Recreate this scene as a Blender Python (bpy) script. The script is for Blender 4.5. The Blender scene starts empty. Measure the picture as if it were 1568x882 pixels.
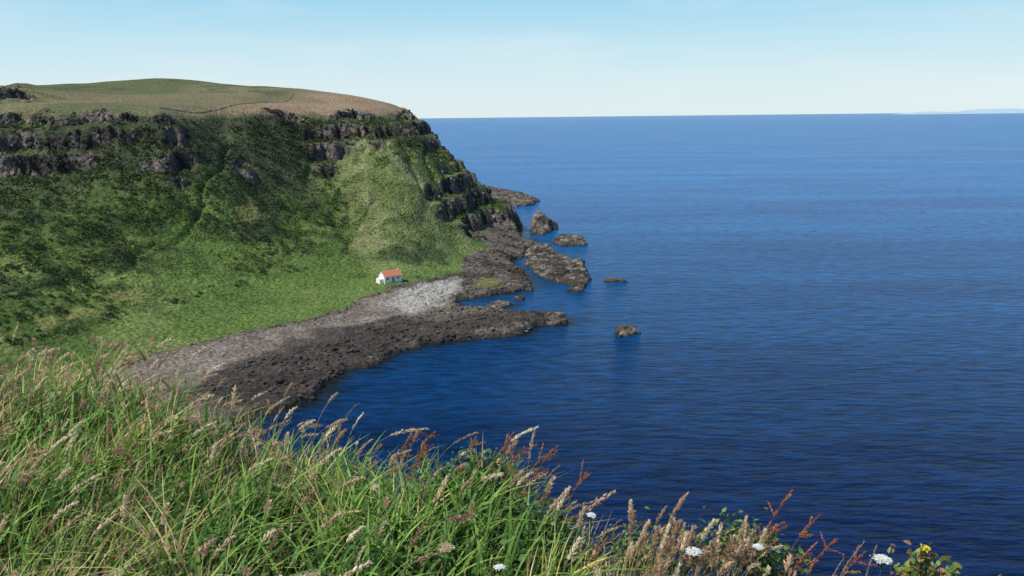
import bpy, math, numpy as np, random, time
from mathutils import Matrix, Vector
T0=time.time()
rng=np.random.default_rng(7); random.seed(7)
sc=bpy.context.scene
sc.view_settings.view_transform='Standard'; sc.view_settings.look='None'; sc.view_settings.exposure=0
# ---------------------------------------------------------------- camera maths
F=1207.;CX=784.;CY=441.;H=80.
th=math.atan(262.5/F); ro=.0109
fwd=np.array([0,math.cos(th),-math.sin(th)]); up0=np.array([0,math.sin(th),math.cos(th)]); r0=np.array([1.,0,0])
right=math.cos(ro)*r0-math.sin(ro)*up0; up=math.cos(ro)*up0+math.sin(ro)*r0
CAM=np.array([0,0,H])
def ray(px,py): return right*(px-CX)/F+up*(CY-py)/F+fwd
def atz(px,py,z):
    d=ray(px,py); return CAM+d*((z-H)/d[2])
def atD(px,py,D):
    d=ray(px,py); return CAM+d*(D/d[1])
cd=bpy.data.cameras.new('camera'); cam=bpy.data.objects.new('camera',cd); sc.collection.objects.link(cam)
cd.sensor_width=36; cd.lens=F/1568*36; cd.clip_start=.1; cd.clip_end=120000
M=Matrix(((right[0],up[0],-fwd[0],0),(right[1],up[1],-fwd[1],0),(right[2],up[2],-fwd[2],H),(0,0,0,1)))
cam.matrix_world=M; sc.camera=cam
# ---------------------------------------------------------------- noise
def hash2(ix,iy,s):
    n=(ix*374761393+iy*668265263+s*144269504)&0xffffffff
    n=((n^(n>>13))*1274126177)&0xffffffff
    return ((n^(n>>16))&0xffffff)/float(0xffffff)
def vnoise(x,y,s=0):
    ix=np.floor(x).astype(np.int64); iy=np.floor(y).astype(np.int64)
    fx=x-ix; fy=y-iy; fx=fx*fx*fx*(fx*(fx*6-15)+10); fy=fy*fy*fy*(fy*(fy*6-15)+10)
    a=hash2(ix,iy,s);b=hash2(ix+1,iy,s);c=hash2(ix,iy+1,s);d=hash2(ix+1,iy+1,s)
    return (a+(b-a)*fx+(c-a)*fy+(a-b-c+d)*fx*fy)*2-1
def fbm(x,y,scale,octv=4,s=0):
    x=np.asarray(x,float)/scale+13.7*s; y=np.asarray(y,float)/scale-7.3*s
    r=0;a=1;t=0
    for o in range(octv):
        r=r+a*vnoise(x,y,s+o*17); t+=a; a*=.5
        x,y=(x*.8-y*.6)*2.03+5.1,(x*.6+y*.8)*2.03-3.3
    return r/t*1.5
def sst(a,b,x):
    t=np.clip((x-a)/(b-a),0,1); return t*t*(3-2*t)
def sdpoly(x,y,P):
    """positive inside"""
    P=np.asarray(P,float)[:,:2]; n=len(P)
    d=np.full(x.shape,1e18); ins=np.zeros(x.shape,bool)
    for i in range(n):
        ax,ay=P[i];bx,by=P[(i+1)%n]
        ex,ey=bx-ax,by-ay; L=ex*ex+ey*ey+1e-12
        t=np.clip(((x-ax)*ex+(y-ay)*ey)/L,0,1)
        dd=(x-ax-t*ex)**2+(y-ay-t*ey)**2; d=np.minimum(d,dd)
        if ay!=by:
            c=((ay>y)!=(by>y))&(x<(bx-ax)*(y-ay)/(by-ay)+ax); ins^=c
    d=np.sqrt(d); return np.where(ins,d,-d)
# ---------------------------------------------------------------- mesh helper
def mk(name,V,Fc,mats=(),col=None,smooth=False,link=True):
    V=np.asarray(V,np.float32); Fc=np.asarray(Fc,np.int32)
    m=bpy.data.meshes.new(name); k=Fc.shape[1]; nf=len(Fc)
    m.vertices.add(len(V)); m.vertices.foreach_set('co',V.ravel())
    m.loops.add(nf*k); m.loops.foreach_set('vertex_index',Fc.ravel())
    m.polygons.add(nf); m.polygons.foreach_set('loop_start',np.arange(nf,dtype=np.int32)*k)
    try: m.polygons.foreach_set('loop_total',np.full(nf,k,np.int32))
    except Exception: pass
    m.polygons.foreach_set('use_smooth',np.full(nf,smooth))
    m.update(calc_edges=True); m.validate()
    if col is not None:
        a=m.color_attributes.new('Col','FLOAT_COLOR','POINT')
        c=np.ones((len(V),4),np.float32); c[:,:3]=np.asarray(col)[:,:3]; a.data.foreach_set('color',c.ravel())
    for mm in mats: m.materials.append(mm)
    o=bpy.data.objects.new(name,m)
    if link: sc.collection.objects.link(o)
    return o
def gridfaces(nx,ny):
    i=np.arange(nx*ny).reshape(ny,nx)
    return np.stack([i[:-1,:-1],i[:-1,1:],i[1:,1:],i[1:,:-1]],-1).reshape(-1,4)
# ---------------------------------------------------------------- terrain control
CP=[]
for p in [ # px,py,D
 (0,560,225),(0,480,250),(0,400,283),(0,330,315),(0,268,350),(0,222,362),(0,186,384),(0,165,410),(18,134,450),(50,155,450),(70,136,600),(-60,133,470),
 (-250,500,250),(-250,300,330),(-250,188,400),(-250,150,560),
 (120,540,240),(120,470,268),(120,380,305),(120,300,345),(120,258,368),(120,215,378),(120,172,398),(110,155,480),(110,128,650),
 (250,450,296),(250,370,336),(250,290,368),(250,230,389),(250,172,408),(250,160,500),(250,145,600),(170,126,700),(240,123,720),(290,127,740),
 (400,440,327),(400,380,366),(400,300,412),(400,230,448),(400,168,482),(400,158,600),(340,135,760),(390,142,770),(440,148,790),
 (500,400,372),(500,330,426),(500,260,469),(500,210,497),(500,170,525),(500,158,650),(500,148,760),
 (600,390,385),(600,330,418),(600,270,453),(600,222,492),(590,190,545),(590,170,640),(560,150,745),(600,159,735),(622,170,735),
 (660,400,393),(660,350,424),(660,290,463),(655,240,510),(655,212,620),
 (702,388,428),(695,345,455),(690,325,474),(705,285,515),(722,279,545),(738,290,560),(718,350,487),(738,340,522),
 (640,184,740),(652,193,720),(668,208,700),(680,230,680),(700,250,655),(715,264,615),
 (735,318,545),(762,313,560),(785,320,556),(745,348,520),(770,360,500),(790,372,490),
 ]: CP.append(atD(*p))
for p in [ # px,py,z
 (250,540,4.5),(180,575,3.5),(300,527,4.5),(400,503,4.5),(500,485,4.5),(555,462,4.5),(600,433,6),(560,425,7),(650,425,5),(700,410,5),(720,400,5),
 (760,420,2.6),(800,440,1.4),(680,445,3.),(620,470,2.6),(580,500,2.),(500,540,1.6),(430,580,1.6),(700,495,2.4),(780,490,2.6),(840,488,1.8),(640,515,1.4),(800,395,2.4),(760,390,5),
 (780,300,1),(748,299,3),(765,296,2),(752,310,2),(770,310,1),(745,290,4),(742,320,3)]: CP.append(atz(*p))
for p in [(-60,850,10),(-85,850,42),(-110,900,58),(-50,780,10),(-38,700,5),(-30,660,5),(-20,620,4),(-300,1000,70),(-600,1000,92),(-200,1100,40),(-900,700,115),(-1200,400,120),(-800,200,105),
 (-600,1400,40),(-1500,1500,60),(-1500,-500,110),(-400,350,90),(-300,200,84),(-200,90,80),(-110,20,80),(-60,-20,80),(0,-40,79),(200,-300,80),(-300,-300,90),
 (-160,160,24),(-110,110,34),(-60,70,42),(-25,30,56),(0,0,66),(30,10,50),(60,-30,60),(-100,190,3),(-130,200,6)]: CP.append(np.array(p,float))
CP=np.array(CP); n=len(CP)
Dm=np.sqrt(((CP[:,None,:2]-CP[None,:,:2])**2).sum(-1))
A=np.zeros((n+3,n+3)); A[:n,:n]=Dm-np.eye(n)*.5; A[:n,n]=1;A[:n,n+1:n+3]=CP[:,:2]/100;A[n,:n]=1;A[n+1:,:n]=CP[:,:2].T/100
W=np.linalg.solve(A,np.r_[CP[:,2],0,0,0])
def base(x,y):
    x=np.asarray(x,float);y=np.asarray(y,float); r=W[n]+W[n+1]*x/100+W[n+2]*y/100
    for i in range(n): r=r+W[i]*np.sqrt((x-CP[i,0])**2+(y-CP[i,1])**2)
    return r
DD=np.arange(180,1100,1.5)
def hit(px,py):
    d=ray(px,py); X=d[0]/d[1]*DD; Z=H+d[2]/d[1]*DD; b=base(X,DD)
    k=np.where(Z<=b)[0]
    if len(k)==0: k=[np.argmin(Z-b)]
    i=k[0]; return np.array([X[i],DD[i],b[i]])
def wp(pts): return np.array([hit(*p)[:2] for p in pts])
# coast
coast=[(-3000,1900),(-1500,1700),(-500,1450),(-250,1250),(-120,1080),(-70,980)]
coast+=[tuple(atz(px,py,0)[:2]) for px,py in [(736,290),(745,296),(748,306),(748,320),(756,330),
 (792,336),(800,350),(793,359),(800,366),(806,378),(806,392),(782,399),(786,407),(805,415),(812,438),(790,447),(750,453),(702,460),(700,471),(730,476),(770,477),(820,482),(865,488),(864,496),(822,500),(800,512),(720,522),(650,525),(642,534),(600,546),(572,562),(535,567),(505,590),(483,614)]]
coast+=[(-75,200),(-82,150),(-60,100),(-20,62),(30,42),(90,10),(150,-60),(300,-400),(400,-3000),(-3000,-3000)]
# (polygon, weight, amount of gaps)
crags=[([(-20,180),(60,172),(150,172),(205,180),(215,210),(150,262),(60,270),(-20,255)],1.0,.5),
 ([(-40,182),(-300,175),(-300,230),(-20,235)],1.,.6),([(-40,128),(30,128),(50,150),(40,158),(-30,160)],.9,.2),
 ([(228,188),(285,198),(290,224),(232,222)],1.,.15),([(235,256),(262,243),(302,232),(298,262),(272,295),(245,280)],1.,.2),
 ([(466,210),(500,190),(524,198),(534,248),(505,266),(472,242)],1.0,.1),([(395,178),(430,174),(480,183),(470,200),(400,198)],.9,.8),
 ([(500,174),(560,170),(578,198),(530,200)],1.,.3),([(550,205),(600,200),(600,230),(560,228)],.9,.35),
 ([(355,255),(372,252),(372,268),(358,268)],1.,.0),
 ([(600,178),(640,182),(672,205),(695,250),(665,240),(640,222),(605,200)],1.0,.3),
 ([(662,296),(700,268),(728,272),(748,300),(745,350),(715,359),(674,330)],1.0,0),
 ([(690,240),(720,265),(700,270)],1.0,.2)]
crags=[(wp(p),w,q) for p,w,q in crags]
crags.append((np.array([[-90,650],[-45,560],[-20,560],[0,700],[0,1000],[-150,1200],[-100,800]]),1.0,.3))
spur=np.array([atz(*p)[:2] for p in [(715,345,14),(730,310,16),(800,310,10),(815,360,0),(815,395,0),(740,380,6)]])
crags.append((spur,1.0,.1))
def height(x,y,info=False):
    z=base(x,y)
    sd=sdpoly(x,y,coast)
    sdn=sd+fbm(x,y,14,4,3)*2.4
    m=np.zeros(x.shape); gap=sst(-.35,.2,fbm(x,y,20,3,19))
    for P,w,q in crags: m=np.maximum(m,w*sst(-5,4,sdpoly(x,y,P)+fbm(x,y,13,3,8)*7)*(1-q*(1-gap)))
    slopez=sst(7,26,z)*(1-sst(78,84,z))
    z=z+slopez*(fbm(x,y,55,3,1)*3.0+fbm(x,y,17,3,2)*1.5)+fbm(x,y,5,3,4)*(.10+.3*slopez)
    gul=1-np.abs(fbm(x,y*.45,34,3,7)); z=z-slopez*sst(.8,1.,gul)*2.2
    z=z+sst(84,100,z)*fbm(x,y,90,3,6)*2.2
    zz=z+fbm(x,y,11,4,5)*4+fbm(x,y,3.2,2,15)*2.0
    st=11.5; t=zz/st+.25; fl=np.floor(t); fr=t-fl
    ter=np.minimum((fl-.25+sst(.33,.58,fr))*st,z+4.-2.4*sst(72,80,z)*(1-sst(88,94,z)))
    mt=m*sst(3,15,z)*(1-.4*sst(84,92,z))
    z=z*(1-mt)+(ter*.95+z*.05)*mt
    shore=(1-sst(8,40,sd+fbm(x,y,20,3,9)*8))*(1-sst(5,12,z))
    rid=1-np.abs(fbm(x*.8+y*.6,(y*.8-x*.6)*2.6,8,4,11))
    z=z+shore*((rid-.65)*1.7+fbm(x,y,2.5,2,12)*.35)
    tt=z/1.1; z=z*(1-.6*shore)+.6*shore*1.1*(np.floor(tt)+sst(.3,.7,tt-np.floor(tt)))
    steep=1.35+2.4*sst(500,530,y)*sst(-75,-55,x)
    prof=.1+sdn*steep+fbm(x,y,6,3,14)*.8
    prof2=np.where(sdn<0,np.maximum(sdn*.8-.4,-9),prof)
    z=np.minimum(z,np.where(sdn>45,1e9,prof2))
    if info: return z,sd,m,shore
    return z
def axis(a,b,s,lo,hi,g=1.09,mx=60):
    c=list(np.arange(a,b,s)); q=s
    while c[-1]<hi: q=min(q*g,mx); c.append(c[-1]+q)
    q=s
    while c[0]>lo: q=min(q*g,mx); c.insert(0,c[0]-q)
    return np.array(c)
ax=axis(-330,45,.9,-1400,420,1.07); ay=axis(195,600,.9,-500,1650,1.025,14)
GX,GY=np.meshgrid(ax,ay); Z,SD,CR,SH=height(GX,GY,True)
gy,gx=np.gradient(Z,ay,ax); slope=np.hypot(gx,gy)
print('terrain',GX.shape,time.time()-T0)
def zat(x,y):
    i=np.clip(np.searchsorted(ax,x)-1,0,len(ax)-2); j=np.clip(np.searchsorted(ay,y)-1,0,len(ay)-2)
    fx=(x-ax[i])/(ax[i+1]-ax[i]); fy=(y-ay[j])/(ay[j+1]-ay[j])
    return Z[j,i]*(1-fx)*(1-fy)+Z[j,i+1]*fx*(1-fy)+Z[j+1,i]*(1-fx)*fy+Z[j+1,i+1]*fx*fy
def smp(Arr,x,y):
    i=np.clip(np.searchsorted(ax,x)-1,0,len(ax)-2); j=np.clip(np.searchsorted(ay,y)-1,0,len(ay)-2); return Arr[j,i]
# ---- colours
def C(*c): return np.array(c,float)
def mix(a,b,t):
    t=np.clip(t,0,1)[...,None]; return a*(1-t)+b*t
x,y=GX,GY
one=np.ones(x.shape+(1,))
def pm(pts,soft=6,nz=6,sc_=15,s=21): return sst(-soft,soft,sdpoly(x,y,wp(pts))+fbm(x,y,sc_,3,s)*nz)
col=mix(one*C(.064,.105,.024),one*C(.098,.152,.034),sst(-.5,.6,fbm(x,y,45,4,31)))
col=mix(col,one*C(.180,.220,.070),sst(.05,.8,fbm(x,y,24,4,32))*.65)
col=mix(col,one*C(.030,.052,.018),sst(.05,.45,fbm(x,y,13,5,33))*.7*sst(6,24,Z))
col=mix(col,one*C(.078,.085,.044),sst(38,60,Z+fbm(x,y,30,3,34)*12)*.6*(1-sst(-90,-40,x+0*y)*.8))
br=pm([(500,250),(560,215),(640,250),(672,300),(712,352),(715,395),(640,420),(560,400),(520,340),(540,300)],10,8)
col=mix(col,mix(one*C(.130,.165,.055),one*C(.195,.205,.090),sst(-.3,.6,fbm(x,y,10,4,41))),br*.75)
b2=pm([(560,420),(620,405),(715,395),(712,412),(640,432),(560,462),(480,480),(420,490),(500,440)],5,4)
col=mix(col,one*C(.140,.205,.055),b2*.6)
b3=pm([(250,380),(400,360),(540,390),(500,440),(420,500),(260,520),(200,460)],12,10,18,49)
col=mix(col,one*C(.125,.185,.046),b3*.4)
dk=pm([(320,175),(470,175),(500,300),(400,330),(340,260),(200,240),(210,180)],14,14,25,43)
col=mix(col,mix(one*C(.032,.042,.022),one*C(.072,.084,.040),sst(-.2,.5,fbm(x,y,8,4,44))),dk*.8)
dk2=pm([(380,340),(420,345),(430,370),(390,372)],6,9,9,46)+pm([(545,395),(600,385),(640,400),(600,410)],5,8,8,47)+pm([(640,375),(672,380),(680,400),(650,398)],4,6,8,48)
col=mix(col,one*C(.032,.051,.022),dk2*.7)
gully_shade=pm([(245,250),(270,255),(285,290),(262,288)],2,3,5,50)
col=mix(col,one*C(.015,.018,.010),gully_shade*.8)  # shadow in the gully painted into the ground colour
for P in [[(165,445),(210,445),(212,462),(170,462)],[(95,470),(140,468),(150,485),(100,490)],[(60,492),(95,492),(95,505),(65,505)],[(350,325),(385,300),(392,325),(360,345)]]:
    col=mix(col,one*C(.21,.20,.068),pm(P,2,5,5)*.6)
for s_ in (91,92,93):
    q=np.abs(fbm(x,y+Z*.4,60,3,s_)); col=mix(col,col*1.5,(1-sst(.0,.03,q))*.35*(Z>8))
pl=sst(79,84,Z+fbm(x,y,12,3,51)*2)
pc=mix(one*C(.105,.115,.048),one*C(.17,.155,.08),sst(-.4,.6,fbm(x,y*.4,40,4,52)))
pc=mix(pc,one*C(.06,.07,.03),sst(.1,.5,fbm(x,y,16,4,54))*.6)
fl1=sst(-25,25,sdpoly(x,y,np.array([atD(*p)[:2] for p in [(290,165,440),(430,160,560),(470,150,760),(600,158,760),(640,178,760),(590,178,560),(500,172,500),(400,168,470)]])))
pc=mix(pc,mix(one*C(.24,.165,.10),one*C(.33,.235,.155),fbm(x,y,25,3,53)*.5+.5),fl1*.9)
fl2=sst(-20,20,sdpoly(x,y,np.array([atD(*p)[:2] for p in [(60,158,430),(100,145,520),(330,150,640),(430,155,640),(250,165,430)]])))
pc=mix(pc,one*C(.20,.155,.09),fl2*.6)
col=mix(col,pc,pl)
rock=mix(one*C(.038,.034,.030),one*C(.130,.108,.092),sst(-.5,.7,fbm(x,y,6,4,61)))
rock=mix(rock,one*C(.30,.235,.195),sst(.3,.8,fbm(x,y,4,3,62))*.65)
rm=np.maximum(sst(.75,1.25,slope+.4*fbm(x,y,5,2,63))*sst(.1,.45,CR),sst(1.9,2.8,slope)*(Z>3))
col=mix(col,rock,rm)
bank=mix(one*C(.125,.104,.086),one*C(.060,.050,.043),sst(-.4,.5,fbm(x,y,10,4,71)))
bank=mix(bank,one*C(.22,.195,.16),sst(.35,.8,fbm(x,y,4,4,72))*.6)
far_shelf=((x>-50)&(y>670)&(Z<11))|((x>-38)&(y>560)&(Z<11))
allshore=pm([(40,660),(170,573),(240,543),(300,529),(380,509),(480,489),(545,470),(547,460),(600,445),(705,423),(712,395),(730,385),(830,380),(900,480),(860,520),(640,560),(480,640)],1.5,1,5,70)*(Z<7)
shp=np.maximum(np.maximum(SH*(1-sst(3.4,6.2,Z+fbm(x,y,5,3,73)*1.2-sst(0,.7,CR)*6)),far_shelf*1.),allshore)
col=mix(col,bank,sst(.02,.25,shp))
beach=pm([(60,650),(170,575),(240,545),(300,530),(380,510),(480,490),(550,480),(545,462),(600,446),(705,424),(700,445),(690,470),(560,495),(500,520),(420,545),(330,575),(260,610)],2,2,8,74)
bc=mix(one*C(.160,.128,.104),one*C(.225,.188,.156),sst(-.4,.5,fbm(x,y,6,4,75)))
col=mix(col,bc,beach)
col=mix(col,one*C(.36,.34,.305),pm([(612,446),(705,424),(700,450),(670,468),(630,478),(590,468)],3,3,6,76)*.8)
col=mix(col,one*C(.17,.18,.05),pm([(725,428),(765,424),(765,438),(730,440)],2,3,4,77)*.7)
wet=(1-sst(.2,1.2,Z+fbm(x,y,4,3,78)*.6))
col=mix(col,one*C(.035,.027,.02),wet*.85)
dkb=pm([(260,600),(380,548),(500,505),(570,495),(640,492),(820,478),(850,492),(700,518),(620,532),(520,575),(490,620),(400,640)],3,5,8,79)
col=mix(col,one*C(.040,.034,.031),dkb*.72*(Z<6))
# ---------------------------------------------------------------- materials
def newmat(name):
    m=bpy.data.materials.new(name); m.use_nodes=True; nt=m.node_tree; nt.nodes.clear(); return m,nt
def nd(nt,t,**k):
    q=nt.nodes.new(t)
    for a,b in k.items(): setattr(q,a,b)
    return q
def surf_mat(name,scales=((.9,.45),(.25,.35)),bump=(.6,.5),rough=.9,contrast=.6):
    m,nt=newmat(name); L=nt.links.new
    out=nd(nt,'ShaderNodeOutputMaterial'); bs=nd(nt,'ShaderNodeBsdfPrincipled'); bs.inputs['Roughness'].default_value=rough
    bs.inputs['Specular IOR Level'].default_value=.12
    geo=nd(nt,'ShaderNodeNewGeometry')
    n1=nd(nt,'ShaderNodeTexNoise'); n1.inputs['Scale'].default_value=scales[0][0]; n1.inputs['Detail'].default_value=6; n1.inputs['Roughness'].default_value=.65
    n2=nd(nt,'ShaderNodeTexVoronoi'); n2.inputs['Scale'].default_value=scales[1][0]
    L(geo.outputs['Position'],n1.inputs['Vector']); L(geo.outputs['Position'],n2.inputs['Vector'])
    mr=nd(nt,'ShaderNodeMapRange'); mr.inputs['From Min'].default_value=.3;mr.inputs['From Max'].default_value=.7;mr.inputs['To Min'].default_value=1-contrast;mr.inputs['To Max'].default_value=1+contrast
    L(n1.outputs['Fac'],mr.inputs['Value'])
    mr2=nd(nt,'ShaderNodeMapRange'); mr2.inputs['From Min'].default_value=0;mr2.inputs['From Max'].default_value=.9;mr2.inputs['To Min'].default_value=1.2;mr2.inputs['To Max'].default_value=.75
    L(n2.outputs['Distance'],mr2.inputs['Value'])
    mu=nd(nt,'ShaderNodeMath',operation='MULTIPLY'); L(mr.outputs[0],mu.inputs[0]); L(mr2.outputs[0],mu.inputs[1])
    vm=nd(nt,'ShaderNodeVectorMath',operation='SCALE')
    at=nd(nt,'ShaderNodeVertexColor'); at.layer_name='Col'; L(at.outputs['Color'],vm.inputs[0])
    L(mu.outputs[0],vm.inputs['Scale']); L(vm.outputs[0],bs.inputs['Base Color'])
    ad=nd(nt,'ShaderNodeMath',operation='SUBTRACT'); L(n1.outputs['Fac'],ad.inputs[0]); L(n2.outputs['Distance'],ad.inputs[1])
    bp=nd(nt,'ShaderNodeBump'); bp.inputs['Strength'].default_value=bump[0]; bp.inputs['Distance'].default_value=bump[1]
    L(ad.outputs[0],bp.inputs['Height']); L(bp.outputs[0],bs.inputs['Normal']); L(bs.outputs[0],out.inputs[0])
    return m
terr_m=surf_mat('hillside_material',((.8,0),(.55,0)),(.75,.9),contrast=.65)
rock_m=surf_mat('basalt_rock_material',((.7,0),(.5,0)),(.8,.7),contrast=.6)
V=np.stack([GX,GY,Z],-1).reshape(-1,3)
terrain=mk('headland_terrain',V,gridfaces(len(ax),len(ay)),[terr_m],col.reshape(-1,3),smooth=True)
print('terrain mesh',time.time()-T0)
# ---------------------------------------------------------------- foliage material
def leafmat(name,tr=.35,rough=.55):
    m,nt=newmat(name); L=nt.links.new
    out=nd(nt,'ShaderNodeOutputMaterial'); bs=nd(nt,'ShaderNodeBsdfPrincipled'); bs.inputs['Roughness'].default_value=rough; bs.inputs['Specular IOR Level'].default_value=.35
    at=nd(nt,'ShaderNodeVertexColor'); at.layer_name='Col'
    geo=nd(nt,'ShaderNodeNewGeometry'); n1=nd(nt,'ShaderNodeTexNoise'); n1.inputs['Scale'].default_value=40.; L(geo.outputs['Position'],n1.inputs['Vector'])
    mr=nd(nt,'ShaderNodeMapRange'); mr.inputs['To Min'].default_value=.7;mr.inputs['To Max'].default_value=1.3; L(n1.outputs['Fac'],mr.inputs['Value'])
    vm=nd(nt,'ShaderNodeVectorMath',operation='SCALE'); L(at.outputs['Color'],vm.inputs[0]); L(mr.outputs[0],vm.inputs['Scale'])
    L(vm.outputs[0],bs.inputs['Base Color'])
    tl=nd(nt,'ShaderNodeBsdfTranslucent'); L(vm.outputs[0],tl.inputs['Color'])
    mx=nd(nt,'ShaderNodeMixShader'); mx.inputs[0].default_value=tr; L(bs.outputs[0],mx.inputs[1]); L(tl.outputs[0],mx.inputs[2]); L(mx.outputs[0],out.inputs[0])
    return m
leaf_m=leafmat('grass_blade_material',.33); leaf_far=leafmat('bracken_material',.25,.8)
N=430000
px_=rng.uniform(-330,0,N); py_=rng.uniform(200,600,N)
zz=zat(px_,py_); sl=smp(slope,px_,py_); cc=smp(col,px_,py_)
isg=(cc[:,1]>cc[:,0]*1.12)&(zz>4.5)&(zz<82)&(sl<2.2)
dens=sst(-.25,.35,fbm(px_,py_,6,3,81)+.35*fbm(px_,py_,30,2,82))
lum=cc[:,1]
keep=isg&(rng.random(N)<.12+.80*dens*np.clip(.09/lum,.25,1))
px_,py_,zz,cc,dens=px_[keep],py_[keep],zz[keep],cc[keep],dens[keep]; N=len(px_)
s=rng.uniform(.16,.44,N)*(.7+.7*dens)
bl=sst(6,20,zz); s*=.5+.5*bl; s*=1+.5*sst(40,60,zz)
c0=np.stack([px_,py_,zz+s*rng.uniform(0,1.6,N)],-1)
d1=rng.normal(size=(N,3)); d1/=np.linalg.norm(d1,axis=1)[:,None]; d2=np.cross(d1,rng.normal(size=(N,3))); d2/=np.linalg.norm(d2,axis=1)[:,None]
V=np.stack([c0+d1*s[:,None],c0-d1*s[:,None]*.5+d2*s[:,None]*.8,c0-d1*s[:,None]*.5-d2*s[:,None]*.8],1).reshape(-1,3)
cv=cc*(rng.uniform(.8,1.6,N)*(1-.15*dens))[:,None]
mk('bracken',V,np.arange(3*N).reshape(-1,3),[leaf_far],np.repeat(cv,3,0))
print('bracken',N,time.time()-T0)
M_=2600
sx_=rng.uniform(-330,0,M_*4); sy_=rng.uniform(230,600,M_*4); sz_=zat(sx_,sy_); sc_c=smp(col,sx_,sy_)
k=(sc_c[:,1]>sc_c[:,0]*1.1)&(sz_>12)&(sz_<78)&(fbm(sx_,sy_,28,3,84)+.5*sst(30,60,sz_)>.22)&(smp(br,sx_,sy_)<.5)
sx_,sy_,sz_=sx_[k][:M_],sy_[k][:M_],sz_[k][:M_]; M_=len(sx_); R_=rng.uniform(.8,2.2,M_)
K=46; o=rng.normal(size=(M_,K,3)); o/=np.linalg.norm(o,axis=2,keepdims=True); o*=rng.uniform(.6,1.,(M_,K,1)); o[...,2]=np.abs(o[...,2])*.75
c0=(np.stack([sx_,sy_,sz_],-1)[:,None]+o*R_[:,None,None]).reshape(-1,3); N=len(c0)
s=rng.uniform(.2,.42,N)
d1=rng.normal(size=(N,3)); d1/=np.linalg.norm(d1,axis=1)[:,None]; d2=np.cross(d1,rng.normal(size=(N,3))); d2/=np.linalg.norm(d2,axis=1)[:,None]
V=np.stack([c0+d1*s[:,None],c0-d1*s[:,None]*.5+d2*s[:,None]*.8,c0-d1*s[:,None]*.5-d2*s[:,None]*.8],1).reshape(-1,3)
cb=np.array([(.035,.056,.020),(.050,.080,.024),(.062,.072,.036)])[rng.integers(0,3,M_)]
cv=np.repeat(cb,K,0)*rng.uniform(.6,1.5,N)[:,None]
mk('gorse_scrub',V,np.arange(3*N).reshape(-1,3),[leaf_far],np.repeat(cv,3,0)); print('scrub',M_)
# ---------------------------------------------------------------- boulders
t=(1+5**.5)/2
ICO=np.array([(-1,t,0),(1,t,0),(-1,-t,0),(1,-t,0),(0,-1,t),(0,1,t),(0,-1,-t),(0,1,-t),(t,0,-1),(t,0,1),(-t,0,-1),(-t,0,1)])/1.9
ICF=np.array([(0,11,5),(0,5,1),(0,1,7),(0,7,10),(0,10,11),(1,5,9),(5,11,4),(11,10,2),(10,7,6),(7,1,8),(3,9,4),(3,4,2),(3,2,6),(3,6,8),(3,8,9),(4,9,5),(2,4,11),(6,2,10),(8,6,7),(9,8,1)])
def boulders(name,X,Y,Zb,S,Cc,flat=.7):
    N=len(X); v=ICO[None]*rng.uniform(.65,1.25,(N,12,1))*S[:,None,None]
    a=rng.uniform(0,6.28,N); ca,sa=np.cos(a)[:,None],np.sin(a)[:,None]
    sx=rng.uniform(.8,1.5,N)[:,None]; vx=v[...,0]*sx
    v=np.stack([vx*ca-v[...,1]*sa,vx*sa+v[...,1]*ca,v[...,2]*flat],-1)+np.stack([X,Y,Zb],-1)[:,None]
    f=(ICF[None]+np.arange(N)[:,None,None]*12).reshape(-1,3)
    return mk(name,v.reshape(-1,3),f,[rock_m],np.repeat(Cc,12,0))
N=70000
bx=rng.uniform(-160,45,N); by=rng.uniform(215,560,N); bz=zat(bx,by); cc=smp(col,bx,by); bb=smp(beach,bx,by)
k=(bz>-.3)&(bz<6.5)&(cc[:,0]>cc[:,1]*1.05)&(rng.random(N)<.8)
bx,by,bz,cc,bb=bx[k],by[k],bz[k],cc[k],bb[k]; N=len(bx)
S=(.16+rng.random(N)**6*.95)*(1-.5*bb)
boulders('shore_boulders',bx,by,bz+S*.1,S,cc*rng.uniform(.65,1.45,N)[:,None],.6)
print('boulders',N)
N=24000
bx=rng.uniform(-330,10,N*6); by=rng.uniform(250,720,N*6); k=(smp(CR,bx,by)>.4)&(smp(slope,bx,by)>1.2)
bx,by=bx[k][:N],by[k][:N]; bz=zat(bx,by); N=len(bx); S=.3+rng.random(N)**3*1.0
cc=smp(col,bx,by)
boulders('cliff_blocks',bx,by,bz-.2,S,cc*rng.uniform(.6,1.4,N)[:,None],1.6)
print('blocks',N)
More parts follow.
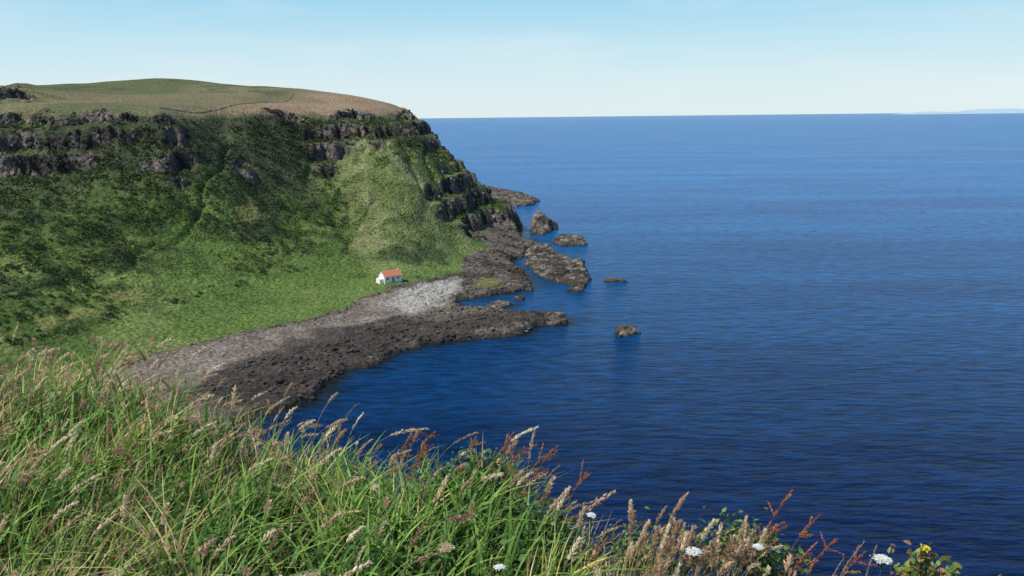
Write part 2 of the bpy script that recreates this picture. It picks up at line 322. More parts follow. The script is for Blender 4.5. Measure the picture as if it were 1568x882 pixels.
# ---------------------------------------------------------------- islets
def islet(name,pts,Ht,peaks=(),step=.55,seed=1,sharp=2.2,rg=.5):
    P=np.array([atz(a,b,0)[:2] for a,b in pts]); lo=P.min(0)-4; hi=P.max(0)+4
    X,Y=np.meshgrid(np.arange(lo[0],hi[0],step),np.arange(lo[1],hi[1],step))
    sd=sdpoly(X,Y,P)+fbm(X,Y,7,4,seed)*1.8+fbm(X,Y,2.2,2,seed+5)*.4
    h=Ht*(1-np.exp(-np.maximum(sd,0)*sharp/ max(Ht,1.)))*(.75+.35*fbm(X,Y,12,3,seed+2))
    for (a,b,z,r) in peaks:
        q=atz(a,b,0); h=h+z*np.exp(-(((X-q[0])**2+(Y-q[1])**2)/r**2))*sst(0,2.5,sd)
    rid=1-np.abs(fbm((X*.8+Y*.6),(Y*.8-X*.6)*2.6,6,4,seed+9)); h=h+sst(0,3,sd)*((rid-.65)*min(Ht,3.)*rg)+fbm(X,Y,1.8,2,seed+4)*.15
    t_=h/1.4; h=.45*h+.55*1.4*(np.floor(t_)+sst(.3,.7,t_-np.floor(t_)))
    h=np.where(sd<0,np.maximum(sd*1.2,-3)-.3,h)
    c=mix(np.ones(X.shape+(1,))*C(.042,.036,.031),np.ones(X.shape+(1,))*C(.11,.090,.073),sst(-.5,.6,fbm(X,Y,4,4,seed+20)))
    c=mix(c,np.ones(X.shape+(1,))*C(.30,.27,.215),sst(.2,.65,fbm(X,Y,3,3,seed+21))*.6*sst(.4,1.,h))
    c=mix(c,np.ones(X.shape+(1,))*C(.03,.022,.016),1-sst(.1,.7,h+fbm(X,Y,3,2,seed+6)*.3))
    mk(name,np.stack([X,Y,h],-1).reshape(-1,3),gridfaces(X.shape[1],X.shape[0]),[rock_m],c.reshape(-1,3),smooth=True)
islet('sea_stack',[(811,360),(835,359),(856,349),(845,341),(815,341)],4,[(822,352,8,4.5),(832,352,5,6),(845,352,1.5,5)],seed=3)
islet('rock_islet',[(845,372),(862,378),(897,375),(893,367),(865,362),(848,365)],3.0,seed=5)
islet('rock_shelf',[(806,386),(815,374),(840,376),(856,390),(895,402),(902,428),(893,441),(850,433),(818,420),(808,402)],2.0,seed=7,rg=.9)
islet('rock_shelf',[(734,288),(760,290),(800,297),(826,307),(817,314),(790,317),(765,314),(742,318)],3.2,[(752,302,3,10)],step=.9,seed=33,rg=.8)
islet('rock_islet',[(918,431),(935,434),(950,432),(970,433),(945,427),(925,427)],1.0,seed=9)
islet('rock_islet',[(936,511),(948,519),(979,511),(974,502),(955,499),(937,503)],1.8,[(948,509,1.5,4)],step=.35,seed=12)
islet('rock_islet',[(790,459),(800,462),(806,458),(798,454)],1.2,step=.4,seed=14)
islet('rock_islet',[(745,470),(768,474),(790,468),(772,461),(748,463)],1.0,step=.4,seed=16)
islet('rock_islet',[(805,444),(815,447),(818,442),(810,439)],1.2,step=.4,seed=18)
islet('rock_islet',[(822,404),(812,408),(800,405),(806,400)],1.6,step=.4,seed=19)
islet('rock_islet',[(788,374),(812,380),(822,374),(800,366)],2.4,step=.4,seed=23)
islet('rock_islet',[(868,446),(880,449),(896,446),(884,441)],1.0,step=.4,seed=26)
islet('rock_islet',[(826,478),(842,480),(866,483),(866,494),(846,499),(828,495)],2.0,step=.4,seed=27,rg=.8)
print('islets',time.time()-T0)
# ---------------------------------------------------------------- sea
wx=axis(-120,140,2.5,-60000,60000,1.12,4000); wy=axis(40,700,2.5,-3000,80000,1.12,4000)
WX,WY=np.meshgrid(wx,wy); wsd=-sdpoly(WX,WY,coast)+fbm(WX,WY,12,3,90)*3
shal=np.exp(-np.maximum(wsd,0)/5.0)*(WX<300)*(WY<560)
bay=1-np.clip((np.log(np.hypot(WX*.6,WY))-np.log(150.))/(np.log(1000.)-np.log(150.)),0,1)  # brighter base colour away from the bay also stands in for reflected sky
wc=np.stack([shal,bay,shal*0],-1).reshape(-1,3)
m,nt=newmat('sea_water_material'); L=nt.links.new
out=nd(nt,'ShaderNodeOutputMaterial'); bs=nd(nt,'ShaderNodeBsdfPrincipled'); bs.inputs['Roughness'].default_value=.22; bs.inputs['IOR'].default_value=1.333; bs.inputs['Specular IOR Level'].default_value=.06
geo=nd(nt,'ShaderNodeNewGeometry')
mp=nd(nt,'ShaderNodeMapping'); mp.inputs['Rotation'].default_value=(0,0,math.radians(24)); mp.inputs['Scale'].default_value=(.30,1.,1.); L(geo.outputs['Position'],mp.inputs['Vector'])
n1=nd(nt,'ShaderNodeTexNoise'); n1.inputs['Scale'].default_value=.42; n1.inputs['Detail'].default_value=5; n1.inputs['Roughness'].default_value=.6; L(mp.outputs[0],n1.inputs['Vector'])
n2=nd(nt,'ShaderNodeTexNoise'); n2.inputs['Scale'].default_value=.11; n2.inputs['Detail'].default_value=4; L(mp.outputs[0],n2.inputs['Vector'])
ad=nd(nt,'ShaderNodeMath',operation='MULTIPLY_ADD'); ad.inputs[1].default_value=1.; L(n2.outputs['Fac'],ad.inputs[0]); L(n1.outputs['Fac'],ad.inputs[2])
bp=nd(nt,'ShaderNodeBump'); bp.inputs['Strength'].default_value=1.; bp.inputs['Distance'].default_value=1.8; L(ad.outputs[0],bp.inputs['Height']); L(bp.outputs[0],bs.inputs['Normal'])
mp2=nd(nt,'ShaderNodeMapping'); mp2.inputs['Scale'].default_value=(.2,1.,1.); mp2.inputs['Rotation'].default_value=(0,0,math.radians(8)); L(geo.outputs['Position'],mp2.inputs['Vector'])
n3=nd(nt,'ShaderNodeTexNoise'); n3.inputs['Scale'].default_value=.012; n3.inputs['Detail'].default_value=10; n3.inputs['Roughness'].default_value=.75; L(mp2.outputs[0],n3.inputs['Vector'])
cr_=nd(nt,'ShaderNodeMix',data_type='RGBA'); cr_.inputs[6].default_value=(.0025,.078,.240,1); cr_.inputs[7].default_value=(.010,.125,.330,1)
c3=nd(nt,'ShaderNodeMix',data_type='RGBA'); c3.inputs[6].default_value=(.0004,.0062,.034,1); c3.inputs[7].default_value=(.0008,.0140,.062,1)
mr=nd(nt,'ShaderNodeMapRange'); mr.inputs['From Min'].default_value=.40; mr.inputs['From Max'].default_value=.62; L(n3.outputs['Fac'],mr.inputs['Value']); L(mr.outputs[0],cr_.inputs[0]); L(mr.outputs[0],c3.inputs[0])
at=nd(nt,'ShaderNodeVertexColor'); at.layer_name='Col'; sp=nd(nt,'ShaderNodeSeparateColor'); L(at.outputs[0],sp.inputs[0])
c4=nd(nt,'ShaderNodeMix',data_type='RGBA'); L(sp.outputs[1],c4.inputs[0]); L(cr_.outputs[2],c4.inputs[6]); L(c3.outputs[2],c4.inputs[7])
c2=nd(nt,'ShaderNodeMix',data_type='RGBA'); L(sp.outputs[0],c2.inputs[0]); L(c4.outputs[2],c2.inputs[6]); c2.inputs[7].default_value=(.010,.016,.018,1)
mr3=nd(nt,'ShaderNodeMapRange'); mr3.inputs['From Min'].default_value=.36; mr3.inputs['From Max'].default_value=.66; mr3.inputs['To Min'].default_value=.58; mr3.inputs['To Max'].default_value=1.6; L(n1.outputs['Fac'],mr3.inputs['Value'])  # ripple reflections painted into the base colour as lighter and darker waves
vs_=nd(nt,'ShaderNodeVectorMath',operation='SCALE'); L(c2.outputs[2],vs_.inputs[0]); L(mr3.outputs[0],vs_.inputs['Scale'])
L(vs_.outputs[0],bs.inputs['Base Color']); L(bs.outputs[0],out.inputs[0])
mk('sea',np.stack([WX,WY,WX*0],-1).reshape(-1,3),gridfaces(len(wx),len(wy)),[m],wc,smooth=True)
# ---------------------------------------------------------------- distant island
m,nt=newmat('distant_land_material'); out=nd(nt,'ShaderNodeOutputMaterial'); bs=nd(nt,'ShaderNodeBsdfPrincipled'); bs.inputs['Roughness'].default_value=1
n_=nd(nt,'ShaderNodeTexNoise'); n_.inputs['Scale'].default_value=.002; mxx=nd(nt,'ShaderNodeMix',data_type='RGBA'); mxx.inputs[6].default_value=(.30,.41,.48,1); mxx.inputs[7].default_value=(.34,.45,.51,1)  # aerial haze put into the land's pale blue colour
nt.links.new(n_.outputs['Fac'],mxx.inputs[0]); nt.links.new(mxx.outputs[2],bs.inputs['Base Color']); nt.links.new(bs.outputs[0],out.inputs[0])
def island(px0,px1,D,hmax,seed):
    a=atD(px0,175,D)[0]; b=atD(px1,175,D)[0]; X,Y=np.meshgrid(np.linspace(a,b,160),np.linspace(-1,1,9)*1500)
    u=(X-a)/(b-a); h=hmax*(np.sin(u*math.pi)**.6)*(.75+.4*fbm(X,Y*0,(b-a)/6,4,seed))*(1-(Y/1500)**2)-3
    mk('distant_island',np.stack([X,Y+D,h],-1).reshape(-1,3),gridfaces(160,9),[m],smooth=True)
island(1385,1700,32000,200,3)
# ---------------------------------------------------------------- cottage
def pmat(name,c,rough=.8,var=.15,scale=3.):
    m,nt=newmat(name); L=nt.links.new; out=nd(nt,'ShaderNodeOutputMaterial'); bs=nd(nt,'ShaderNodeBsdfPrincipled'); bs.inputs['Roughness'].default_value=rough
    n1=nd(nt,'ShaderNodeTexNoise'); n1.inputs['Scale'].default_value=scale; n1.inputs['Detail'].default_value=5
    g=nd(nt,'ShaderNodeNewGeometry'); L(g.outputs['Position'],n1.inputs['Vector'])
    mx=nd(nt,'ShaderNodeMix',data_type='RGBA'); mx.inputs[6].default_value=tuple(v*(1-var) for v in c)+(1,); mx.inputs[7].default_value=tuple(min(1,v*(1+var)) for v in c)+(1,)
    L(n1.outputs['Fac'],mx.inputs[0]); L(mx.outputs[2],bs.inputs['Base Color']); L(bs.outputs[0],out.inputs[0]); return m
def box(name,c,s,mat,par):
    v=np.array([(a,b,d) for a in(-.5,.5) for b in(-.5,.5) for d in(-.5,.5)])*s+c
    o=mk(name,v,[(0,1,3,2),(4,6,7,5),(0,4,5,1),(2,3,7,6),(0,2,6,4),(1,5,7,3)],[mat]); o.parent=par; return o
white=pmat('whitewash',(.78,.77,.73)); red=pmat('red_roof_tiles',(.50,.17,.09),.8,.25,2.); dark=pmat('window_glass',(.03,.035,.04),.2); wood=pmat('painted_door',(.25,.07,.05)); wallm=pmat('dry_stone',(.20,.165,.11),.9,.35,1.)
ht=hit(598,431); hx,hy=ht[0],ht[1]; hz=float(zat(np.array([hx]),np.array([hy]))[0])
cot=bpy.data.objects.new('white_cottage',None); sc.collection.objects.link(cot)
Lh,Wh,wh,rh=9.,5.4,2.8,5.0
def prism(name,L_,W_,z0,z1,z2,ox,mat,par,oy=0):
    v=[(ox-L_/2,oy-W_/2,z0),(ox-L_/2,oy+W_/2,z0),(ox-L_/2,oy+W_/2,z1),(ox-L_/2,oy,z2),(ox-L_/2,oy-W_/2,z1)]
    v+=[(a+L_,b,c) for a,b,c in v]
    me=bpy.data.meshes.new(name); me.from_pydata(v,[],[(4,3,2,1,0),(5,6,7,8,9),(0,1,6,5),(1,2,7,6),(2,3,8,7),(3,4,9,8),(4,0,5,9)]); me.materials.append(mat)
    o=bpy.data.objects.new(name,me); sc.collection.objects.link(o); o.parent=par
prism('walls',Lh,Wh,-1.5,wh,rh-.1,0,white,cot)
def roof(name,L_,W_,z1,z2,ox,par):
    ov=.35; sl=(z2-z1)/(W_/2); e=z1-ov*sl
    v=[]
    for X in (ox-L_/2-.15,ox+L_/2+.15):
        v+=[(X,-W_/2-ov,e),(X,0,z2),(X,W_/2+ov,e),(X,W_/2+ov,e+.18),(X,0,z2+.2),(X,-W_/2-ov,e+.18)]
    me=bpy.data.meshes.new(name); me.from_pydata(v,[],[(0,1,4,5),(1,2,3,4),(6,11,10,7),(7,10,9,8),(5,4,10,11),(4,3,9,10),(0,6,7,1),(1,7,8,2),(0,5,11,6),(2,8,9,3)]); me.materials.append(red)
    o=bpy.data.objects.new(name,me); sc.collection.objects.link(o); o.parent=par
roof('roof',Lh,Wh,wh,rh,0,cot)
box('chimney',(Lh/2-.6,0,rh+.1),(.7,.6,.8),white,cot)
for i,xx in enumerate((-2.9,2.6)): box('window_%d'%(i+1),(xx,-Wh/2,1.6),(.9,.08,.9),dark,cot)
box('door',(0,-Wh/2,1.05),(.9,.08,1.9),wood,cot); box('gable_window',(-Lh/2,.3,1.6),(.08,.7,.8),dark,cot)
prism('lean_to_walls',2.,3.6,-1.5,1.7,2.4,-Lh/2-1.,white,cot)
cot.location=(hx,hy,hz); cot.rotation_euler=(0,0,math.radians(38))
# ---------------------------------------------------------------- stone wall on the plateau
pts=[atD(*p) for p in [(245,166,430),(300,163,450),(350,161,480),(390,159,520),(430,154,590),(452,149,680)]]
wl=[];P=np.array(pts)[:,:2]
for a,b in zip(P[:-1],P[1:]):
    for t_ in np.linspace(0,1,24,endpoint=False): wl.append(a+(b-a)*t_)
wl=np.array(wl); wz=zat(wl[:,0],wl[:,1]); vs=[];fs=[]
for i,(p,z) in enumerate(zip(wl,wz)):
    j=rng.uniform(-.12,.12); tng=wl[min(i+1,len(wl)-1)]-wl[max(i-1,0)]; tng/=np.linalg.norm(tng); nn=np.array([-tng[1],tng[0]])*.4
    hgt=.5+rng.uniform(-.3,.2)
    vs+=[(p[0]-nn[0],p[1]-nn[1],z-.5),(p[0]-nn[0]*.6,p[1]-nn[1]*.6,z+hgt),(p[0]+nn[0]*.6,p[1]+nn[1]*.6,z+hgt+j),(p[0]+nn[0],p[1]+nn[1],z-.5)]
    if i: k=4*i; fs+=[(k-3,k+1,k,k-4),(k-2,k+2,k+1,k-3),(k-1,k+3,k+2,k-2)]
mk('stone_wall',vs,fs,[wallm])
# ---------------------------------------------------------------- foreground ledge
GZ=78.15
edgepx=[(-120,548),(0,542),(100,554),(200,558),(300,582),(420,611),(520,642),(600,680),(690,690),(745,705),(790,745),(825,790),(850,845),(885,890),(915,870),(950,840),(1000,825),(1080,815),(1150,830),(1200,865),(1260,900),(1400,930),(1560,985)]
E=[atz(a,b,GZ+.33)[:2] for a,b in edgepx]
E=[(-9,E[0][1]+1)]+E+[(4,1.2),(9,.5),(12,-9),(-12,-9)]; E=np.array([tuple(e) for e in E])
def gz(x,y):
    e=sdpoly(x,y,E); return GZ+fbm(x,y,.9,3,101)*.07+.10*sst(-1.2,-3.2,x)*sst(2.5,4.5,y)+np.where(e>0,0,e*1.25)+np.where(e<-1.5,(e+1.5)*.8,0)
lx=np.arange(-14,12,.12); ly=np.arange(-10,11,.12); LX,LY=np.meshgrid(lx,ly)
fgm=surf_mat('cliff_top_soil_material',((9.,0),(14.,0)),(.5,.03),contrast=.4)
lc=mix(np.ones(LX.shape+(1,))*C(.03,.04,.012),np.ones(LX.shape+(1,))*C(.07,.065,.03),fbm(LX,LY,.6,3,102)*.5+.5)
mk('cliff_top_ground',np.stack([LX,LY,gz(LX,LY)],-1).reshape(-1,3),gridfaces(len(lx),len(ly)),[fgm],lc.reshape(-1,3),smooth=True)
def unit(v): return v/np.maximum(np.linalg.norm(v,axis=-1,keepdims=True),1e-9)
def blades(name,P,h,az,b,w,colr,S=5):
    N=len(P); t_=np.linspace(0,1,S+1); lean=np.stack([np.cos(az),np.sin(az),az*0],-1)
    tw=az+math.pi/2+rng.uniform(-.9,.9,N); side=np.stack([np.cos(tw),np.sin(tw),az*0],-1)
    V=[];Cc=[]
    for i,q in enumerate(t_):
        ctr=P+np.array([0,0,1])*(h*(q-.42*b*q**2.2))[:,None]+lean*(h*b*.85*q**1.8)[:,None]
        ww=w*(.7+.3*min(1,q*4))*(1-q**2.2)+.0004
        V.append(ctr-side*ww[:,None]/2); V.append(ctr+side*ww[:,None]/2)
        cc=colr*np.array([.75+.45*q,.8+.3*q,1.-.0*q]); Cc+=[cc,cc]  # shade low in the grass painted in: blades darken towards the base
    V=np.stack(V,1); Cc=np.stack(Cc,1); b0=np.arange(N)[:,None]*(2*S+2)
    f=np.stack([np.stack([b0[:,0]+2*i,b0[:,0]+2*i+1,b0[:,0]+2*i+3,b0[:,0]+2*i+2],-1) for i in range(S)],1).reshape(-1,4)
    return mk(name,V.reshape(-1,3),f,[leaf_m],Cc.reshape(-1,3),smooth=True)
def sample(N,lo=-1.0,hi=5,xr=(-5,3.2),yr=(1.0,6.4)):
    X=rng.uniform(*xr,N); Y=rng.uniform(*yr,N); e=sdpoly(X,Y,E); k=(e>lo)&(e<hi); return X[k],Y[k],e[k]
X,Y,e=sample(92000)
k=rng.random(len(X))<.22+.78*sst(-.3,.4,fbm(X,Y,.2,2,111)); X,Y,e=X[k],Y[k],e[k]; N=len(X)
pal=np.array([(.13,.245,.032),(.22,.335,.048),(.065,.135,.025),(.35,.42,.075),(.52,.43,.17),(.66,.52,.30)])
dry=sst(-.35,.5,fbm(X,Y,.6,3,112)+.4*sst(.3,-1.5,X)-.12)
u=rng.random(N); idx=np.where(u<.34,0,np.where(u<.58,1,np.where(u<.76,2,3)))
idx=np.where(rng.random(N)<.09+.32*dry,4,idx); idx=np.where(rng.random(N)<.04+.20*dry,5,idx)
cb=pal[idx]*(rng.uniform(.6,1.35,N)*(.98+.42*np.clip(fbm(X,Y,.35,2,115),-1,1)))[:,None]
hh=rng.uniform(.12,.42,N)*(1+.6*fbm(X,Y,.4,2,113))*np.where(X>.35,.7,1.)
azf=fbm(X,Y,.35,2,114)*2.8
az=azf+rng.normal(-.1,.8,N)
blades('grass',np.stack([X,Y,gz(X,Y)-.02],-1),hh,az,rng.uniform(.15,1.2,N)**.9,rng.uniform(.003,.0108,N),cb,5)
print('grass',N,time.time()-T0)
def near(px,py,r,n,h=.25):
    c=atz(px,py,GZ+h); X=c[0]+rng.normal(0,r,n); Y=c[1]+rng.normal(0,r,n); return X,Y
XX=[];YY=[]
for px,py,r,k in [(640,760,.2,200),(560,800,.3,200),(330,780,.35,200),(430,740,.3,120),(120,800,.4,190),(700,730,.15,70),(40,700,.3,150),(60,640,.35,150),(200,680,.3,120),(150,610,.35,90),(800,830,.15,60)]:
    a,b=near(px,py,r,k); XX.append(a);YY.append(b)
X=np.concatenate(XX);Y=np.concatenate(YY);N=len(X)
cb=np.array([(.14,.28,.045),(.22,.37,.07),(.09,.19,.04)])[rng.integers(0,3,N)]*rng.uniform(.75,1.25,N)[:,None]
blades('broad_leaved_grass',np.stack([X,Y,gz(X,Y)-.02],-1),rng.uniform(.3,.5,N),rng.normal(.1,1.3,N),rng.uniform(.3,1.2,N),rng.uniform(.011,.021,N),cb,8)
# seed heads
class Acc:
    def __init__(s): s.V=[];s.F=[];s.C=[];s.n=0
    def add(s,v,f,c):
        v=np.asarray(v,float); s.V.append(v); s.F.append(np.asarray(f)+s.n); s.C.append(np.broadcast_to(c,(len(v),3))); s.n+=len(v)
    def make(s,name): return mk(name,np.concatenate(s.V),np.concatenate(s.F),[leaf_m],np.concatenate(s.C))
def curve(p,h,az,b,q):
    q=np.asarray(q)[:,None]; l=np.array([math.cos(az),math.sin(az),0])
    return p+np.array([0,0,1])*h*(q-.30*b*q**3)+l*h*b*.6*q**2.5
def stalk(acc,P,w,c):
    n_=len(P); 
    for ang in (0,1.57):
        s=np.array([math.cos(ang+.4),math.sin(ang+.4),0])*w/2
        v=np.stack([P-s,P+s],1).reshape(-1,3); i=np.arange(n_-1)*2
        q=np.stack([i,i+1,i+3,i+2],-1); f=np.concatenate([q[:,[0,1,2]],q[:,[0,2,3]]]); acc.add(v,f,c)
def spikelets(acc,P,rad,k,c,ln=.009,wd=.24):
    n_=len(P); t_=rng.random(k)*(n_-1.001); i=t_.astype(int); fr=(t_-i)[:,None]; ctr=P[i]*(1-fr)+P[i+1]*fr; ax_=unit(P[i+1]-P[i])
    u=t_/(n_-1); rr=rad*np.sin(np.clip(u*.9+.1,0,1)*math.pi)**.6*(.65+.35*np.sin(u*23+rng.uniform(0,6)))
    o=rng.normal(size=(k,3)); o=unit(o-ax_*(o*ax_).sum(-1,keepdims=True))
    pos=ctr+o*(rr*rng.uniform(.3,1.,k))[:,None]; d=unit(ax_*1.1+o*.7)*(ln*rng.uniform(.7,1.4,k))[:,None]; s=unit(np.cross(d,o+rng.normal(size=(k,3))*.3))*ln*wd
    v=np.stack([pos-s,pos+s,pos+d],1).reshape(-1,3); acc.add(v,np.arange(3*k).reshape(-1,3),np.repeat(c*rng.uniform(.6,1.3,k)[:,None],3,0))
acc=Acc()
def head(x,y,h,az,b,kind):
    z=float(gz(np.array([x]),np.array([y]))[0]); p=np.array([x,y,z])
    P=curve(p,h,az,b,np.linspace(0,1,14)); stalk(acc,P,.0024,np.array([.50,.42,.20])*rng.uniform(.7,1.2))
    hl=rng.uniform(.13,.24) ; P2=curve(p,h,az,b,np.linspace(1-hl,1.02,9))
    c=np.array([(.76,.58,.38),(.60,.42,.28),(.82,.69,.48),(.48,.31,.21)])[rng.integers(0,4)]
    spikelets(acc,P2,[.009,.0065,.013][kind],[130,95,140][kind],c,[.011,.009,.012][kind],.32)
X,Y,e=sample(4600,-.25,4); 
for i in range(len(X)):
    x_,y_=X[i],Y[i]
    if x_>.25: continue
    p_=.10+.42*sst(.9,.0,e[i])+.48*sst(-.1,-1.3,x_)
    if rng.random()<p_*.68: head(x_,y_,rng.uniform(.34,.52)*(1.15 if rng.random()<.12 else 1.),rng.normal(-.15,1.),rng.uniform(.2,1.),rng.integers(0,3))
def headat(px,py,h,az,b,kind):
    c=atz(px,py,GZ+h*.95); head(c[0],c[1],h,az,b,kind)
for i in range(115):
    headat(rng.normal(1040,66),rng.normal(805,32),rng.uniform(.34,.5),rng.normal(.3,.8),rng.uniform(.1,.6),rng.integers(0,3))
for px,py in [(240,590),(300,602),(345,608),(410,615),(470,606),(535,600),(545,650),(150,535),(20,540),(650,640),(690,690),(730,640),(985,750),(1065,735),(1000,755),(850,715)]:
    headat(px,py,rng.uniform(.5,.6),rng.normal(0,.4),rng.uniform(.5,1.),rng.integers(0,3))
acc.make('flowering_grass'); print('heads',acc.n,time.time()-T0)
def sorrel(px,py,h,az,spread=1.):
    a=Acc(); c=atz(px,py,GZ+h*.9); z=float(gz(np.array([c[0]]),np.array([c[1]]))[0]); p=np.array([c[0],c[1],z]); hh=c[2]-z+.02
    P=curve(p,hh,az,.45,np.linspace(0,1,12)); red_=np.array([.36,.13,.06]); stalk(a,P,.0025,red_*.8)
    for j in range(9):
        q=rng.uniform(.55,1.); i=min(10,int(q*11)); st=P[i]; az2=az+rng.normal(0,1.*spread); L_=rng.uniform(.03,.10)
        d=np.array([math.cos(az2)*.8,math.sin(az2)*.8,rng.uniform(.1,.7)]); Q=st+np.linspace(0,1,6)[:,None]*unit(d)*L_; stalk(a,Q,.0014,red_)
        spikelets(a,Q,.006,50,red_*rng.uniform(.8,1.5)*np.array([1,rng.uniform(.8,1.7),1]),.006,.5)
    spikelets(a,P[9:],.007,60,red_*1.2,.006,.5)
    a.make('red_sorrel')
for px,py,h,az in [(760,672,.5,.1),(795,662,.5,.0),(740,662,.5,.3),(785,675,.5,-.2),(590,662,.48,.5),(625,650,.48,.2),(610,667,.5,.0),(1150,735,.5,.4),(1185,765,.45,.1),(1215,805,.42,.1),(1250,818,.4,.0),(1140,790,.4,.2),(1190,835,.4,.2),(690,662,.5,.1),(850,715,.5,.5),(890,820,.3,.5)]:
    sorrel(px,py,h,az)
def leafy(name,spots,lsz,pal_):
    a=Acc()
    for px,py,h,r,k in spots:
        c=atz(px,py,GZ+h)
        o=rng.normal(size=(k,3))*np.array([r,r,r*.75])*.55; P=c+o
        up_=unit(rng.normal(size=(k,3))*.8+np.array([0,-.2,1.])); d=unit(np.cross(up_,rng.normal(size=(k,3)))); s=np.cross(up_,d); L_=lsz*rng.uniform(.6,1.3,k)[:,None]
        v=np.stack([P,P+d*L_*.35+s*L_*.30+up_*L_*.08,P+d*L_*.75+s*L_*.22+up_*L_*.05,P+d*L_*1.1-up_*L_*.1,P+d*L_*.75-s*L_*.22+up_*L_*.05,P+d*L_*.35-s*L_*.30+up_*L_*.08],1)
        b0=np.arange(k)[:,None]*6; f=np.concatenate([b0+np.array(q) for q in [(0,1,5),(1,2,5),(2,4,5),(2,3,4)]])
        cc=pal_[rng.integers(0,len(pal_),k)]*rng.uniform(.7,1.3,k)[:,None]; a.add(v.reshape(-1,3),f,np.repeat(cc,6,0))
        for j in range(12):
            q=P[rng.integers(0,k)]; g=np.array([c[0]+rng.normal(0,.05),c[1]+rng.normal(0,.05),GZ-.1]); stalk(a,g+np.linspace(0,1,6)[:,None]*(q-g),.003,np.array([.10,.09,.04]))
    return a.make(name)
gp=np.array([(.07,.15,.035),(.10,.20,.045),(.045,.10,.028),(.15,.25,.06)])
leafy('bramble',[(735,725,.2,.13,420),(775,750,.15,.12,350),(690,745,.15,.12,260),(840,815,.1,.11,330),(800,800,.1,.13,350),(865,850,.0,.1,260),(560,860,.1,.14,240),(790,870,.1,.14,300)],.032,gp)
leafy('herb_plant',[(1120,830,.2,.11,380),(1160,850,.12,.09,300),(960,850,.1,.12,260),(1040,850,.12,.15,300),(1190,860,.1,.1,200),(1000,850,.1,.1,200)],.024,gp*np.array([1.3,1.05,1.]))
leafy('yellow_flowered_plant',[(1400,875,.15,.07,130),(1420,855,.25,.04,50),(1450,880,.12,.05,60)],.03,np.array([(.14,.24,.05),(.22,.28,.06),(.26,.14,.06)]))
leafy('yellow_flower',[(1415,838,.30,.012,30)],.012,np.array([(.75,.6,.04)]))
def umbel(px,py,h,R):
    a=Acc(); c=atz(px,py,GZ+h); g=np.array([c[0]-.02,c[1]+.02,GZ-.4]); stalk(a,g+np.linspace(0,1,8)[:,None]*(c-g),.003,np.array([.12,.17,.05]))
    for j in range(28):
        r=R*math.sqrt((j+.5)/28); an=j*2.4; q=c+np.array([r*math.cos(an),r*math.sin(an),.022-.25*r*r/R+rng.normal(0,.001)])
        stalk(a,c+np.array([0,0,-.02])+np.linspace(0,1,3)[:,None]*(q-c+np.array([0,0,.02])),.001,np.array([.2,.25,.1]))
        k=16; P=q+rng.normal(size=(k,3))*np.array([.0035,.0035,.0012]); d=unit(rng.normal(size=(k,3))*np.array([1,1,.3]))*.0035; s=unit(np.cross(d,np.array([0,0,1.])+rng.normal(size=(k,3))*.2))*.0028
        a.add(np.stack([P-d,P+s,P+d,P-s],1).reshape(-1,3),np.concatenate([np.arange(k)[:,None]*4+np.array(q_) for q_ in [(0,1,2),(0,2,3)]]),np.array([.80,.80,.76]))
    a.make('wild_carrot')
umbel(1062,851,.36,.024); umbel(1350,862,.28,.030); umbel(905,796,.38,.010); umbel(765,876,.3,.012); umbel(1160,845,.38,.012)
acc=Acc()
for px,py,h,az_ in [(860,740,.5,.2),(845,700,.55,.3),(870,760,.45,.1),(1310,815,.5,.4),(1300,850,.4,.6),(1360,835,.45,.8),(1330,870,.4,.1),(1490,850,.4,.2),(1530,868,.35,.3),(540,605,.5,.2),(930,775,.45,.1),(1290,860,.4,.2)]:
    c=atz(px,py,GZ+h*.9); g=np.array([c[0]-.12,c[1]-.02,min(GZ,float(gz(np.array([c[0]-.12]),np.array([c[1]]))[0]))]); P=curve(g,c[2]-g[2]+.03,az_,.5,np.linspace(0,1,14)); stalk(acc,P,.0022,np.array([.30,.26,.12])); spikelets(acc,P[10:],.004,36,np.array([.40,.27,.18]),.008,.3)
acc.make('tall_grass_stems')
print('plants',time.time()-T0)
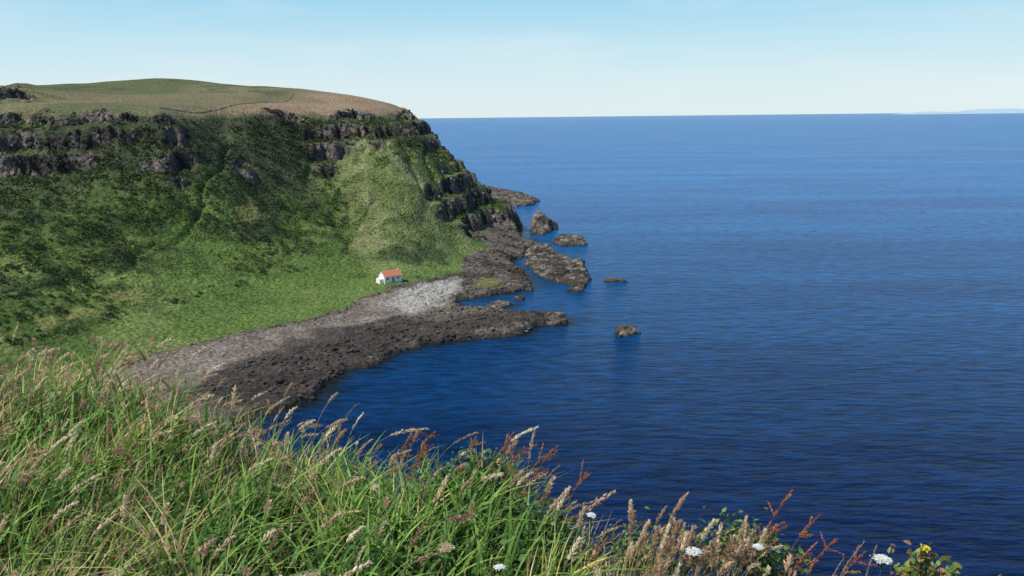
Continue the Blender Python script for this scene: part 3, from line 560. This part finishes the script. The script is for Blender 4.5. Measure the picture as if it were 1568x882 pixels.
# ---------------------------------------------------------------- light
el=math.radians(54); azs=math.atan2(-.76,-.36)
sd_=Vector((math.sin(azs)*math.cos(el),math.cos(azs)*math.cos(el),math.sin(el)))
sl_=bpy.data.lights.new('sun','SUN'); sl_.energy=5.; sl_.angle=math.radians(.5); sl_.color=(1,.965,.90)
so=bpy.data.objects.new('sun',sl_); sc.collection.objects.link(so); so.rotation_euler=sd_.to_track_quat('Z','Y').to_euler()
w=bpy.data.worlds.new('World'); sc.world=w; w.use_nodes=True; nt=w.node_tree; nt.nodes.clear(); L=nt.links.new
out=nd(nt,'ShaderNodeOutputWorld'); bg=nd(nt,'ShaderNodeBackground'); sky=nd(nt,'ShaderNodeTexSky'); sky.sky_type='NISHITA'; sky.sun_disc=False
sky.sun_elevation=el; sky.sun_rotation=azs; sky.altitude=50; sky.air_density=1.; sky.dust_density=.4; sky.ozone_density=2.5
bg.inputs['Strength'].default_value=.12
tc=nd(nt,'ShaderNodeTexCoord'); sx=nd(nt,'ShaderNodeSeparateXYZ'); L(tc.outputs['Generated'],sx.inputs[0])
rp=nd(nt,'ShaderNodeValToRGB'); e_=rp.color_ramp.elements
stops=[(0,(.76,.88,.91)),(.04,(.70,.86,.91)),(.09,(.53,.79,.91)),(.14,(.36,.69,.90)),(.3,(.16,.38,.66)),(1,(.06,.15,.36))]
e_[0].position=0; e_[0].color=stops[0][1]+(1,); e_[1].position=1; e_[1].color=stops[-1][1]+(1,)
for p_,c_ in stops[1:-1]: q=e_.new(p_); q.color=c_+(1,)
L(sx.outputs[2],rp.inputs[0])
hz_=nd(nt,'ShaderNodeVectorMath',operation='SCALE'); hz_.inputs['Scale'].default_value=1/.12; L(rp.outputs[0],hz_.inputs[0])
m0=nd(nt,'ShaderNodeMix',data_type='RGBA'); m0.inputs[0].default_value=.9; L(sky.outputs[0],m0.inputs[6]); L(hz_.outputs[0],m0.inputs[7])
mp=nd(nt,'ShaderNodeMapping'); mp.inputs['Scale'].default_value=(1.2,1.2,7.); mp.inputs['Rotation'].default_value=(.05,.12,0)
L(tc.outputs['Generated'],mp.inputs['Vector']); cn=nd(nt,'ShaderNodeTexNoise'); cn.inputs['Scale'].default_value=2.4; cn.inputs['Detail'].default_value=7; cn.inputs['Roughness'].default_value=.55; cn.inputs['Distortion'].default_value=.5; L(mp.outputs[0],cn.inputs['Vector'])
mr=nd(nt,'ShaderNodeMapRange'); mr.inputs['From Min'].default_value=.48; mr.inputs['From Max'].default_value=.8; mr.inputs['To Max'].default_value=.4; L(cn.outputs['Fac'],mr.inputs['Value'])
mx=nd(nt,'ShaderNodeMix',data_type='RGBA'); mx.inputs[7].default_value=(7.2,7.6,7.7,1); L(mr.outputs[0],mx.inputs[0]); L(m0.outputs[2],mx.inputs[6]); L(mx.outputs[2],bg.inputs[0]); L(bg.outputs[0],out.inputs[0])
print('done',time.time()-T0)
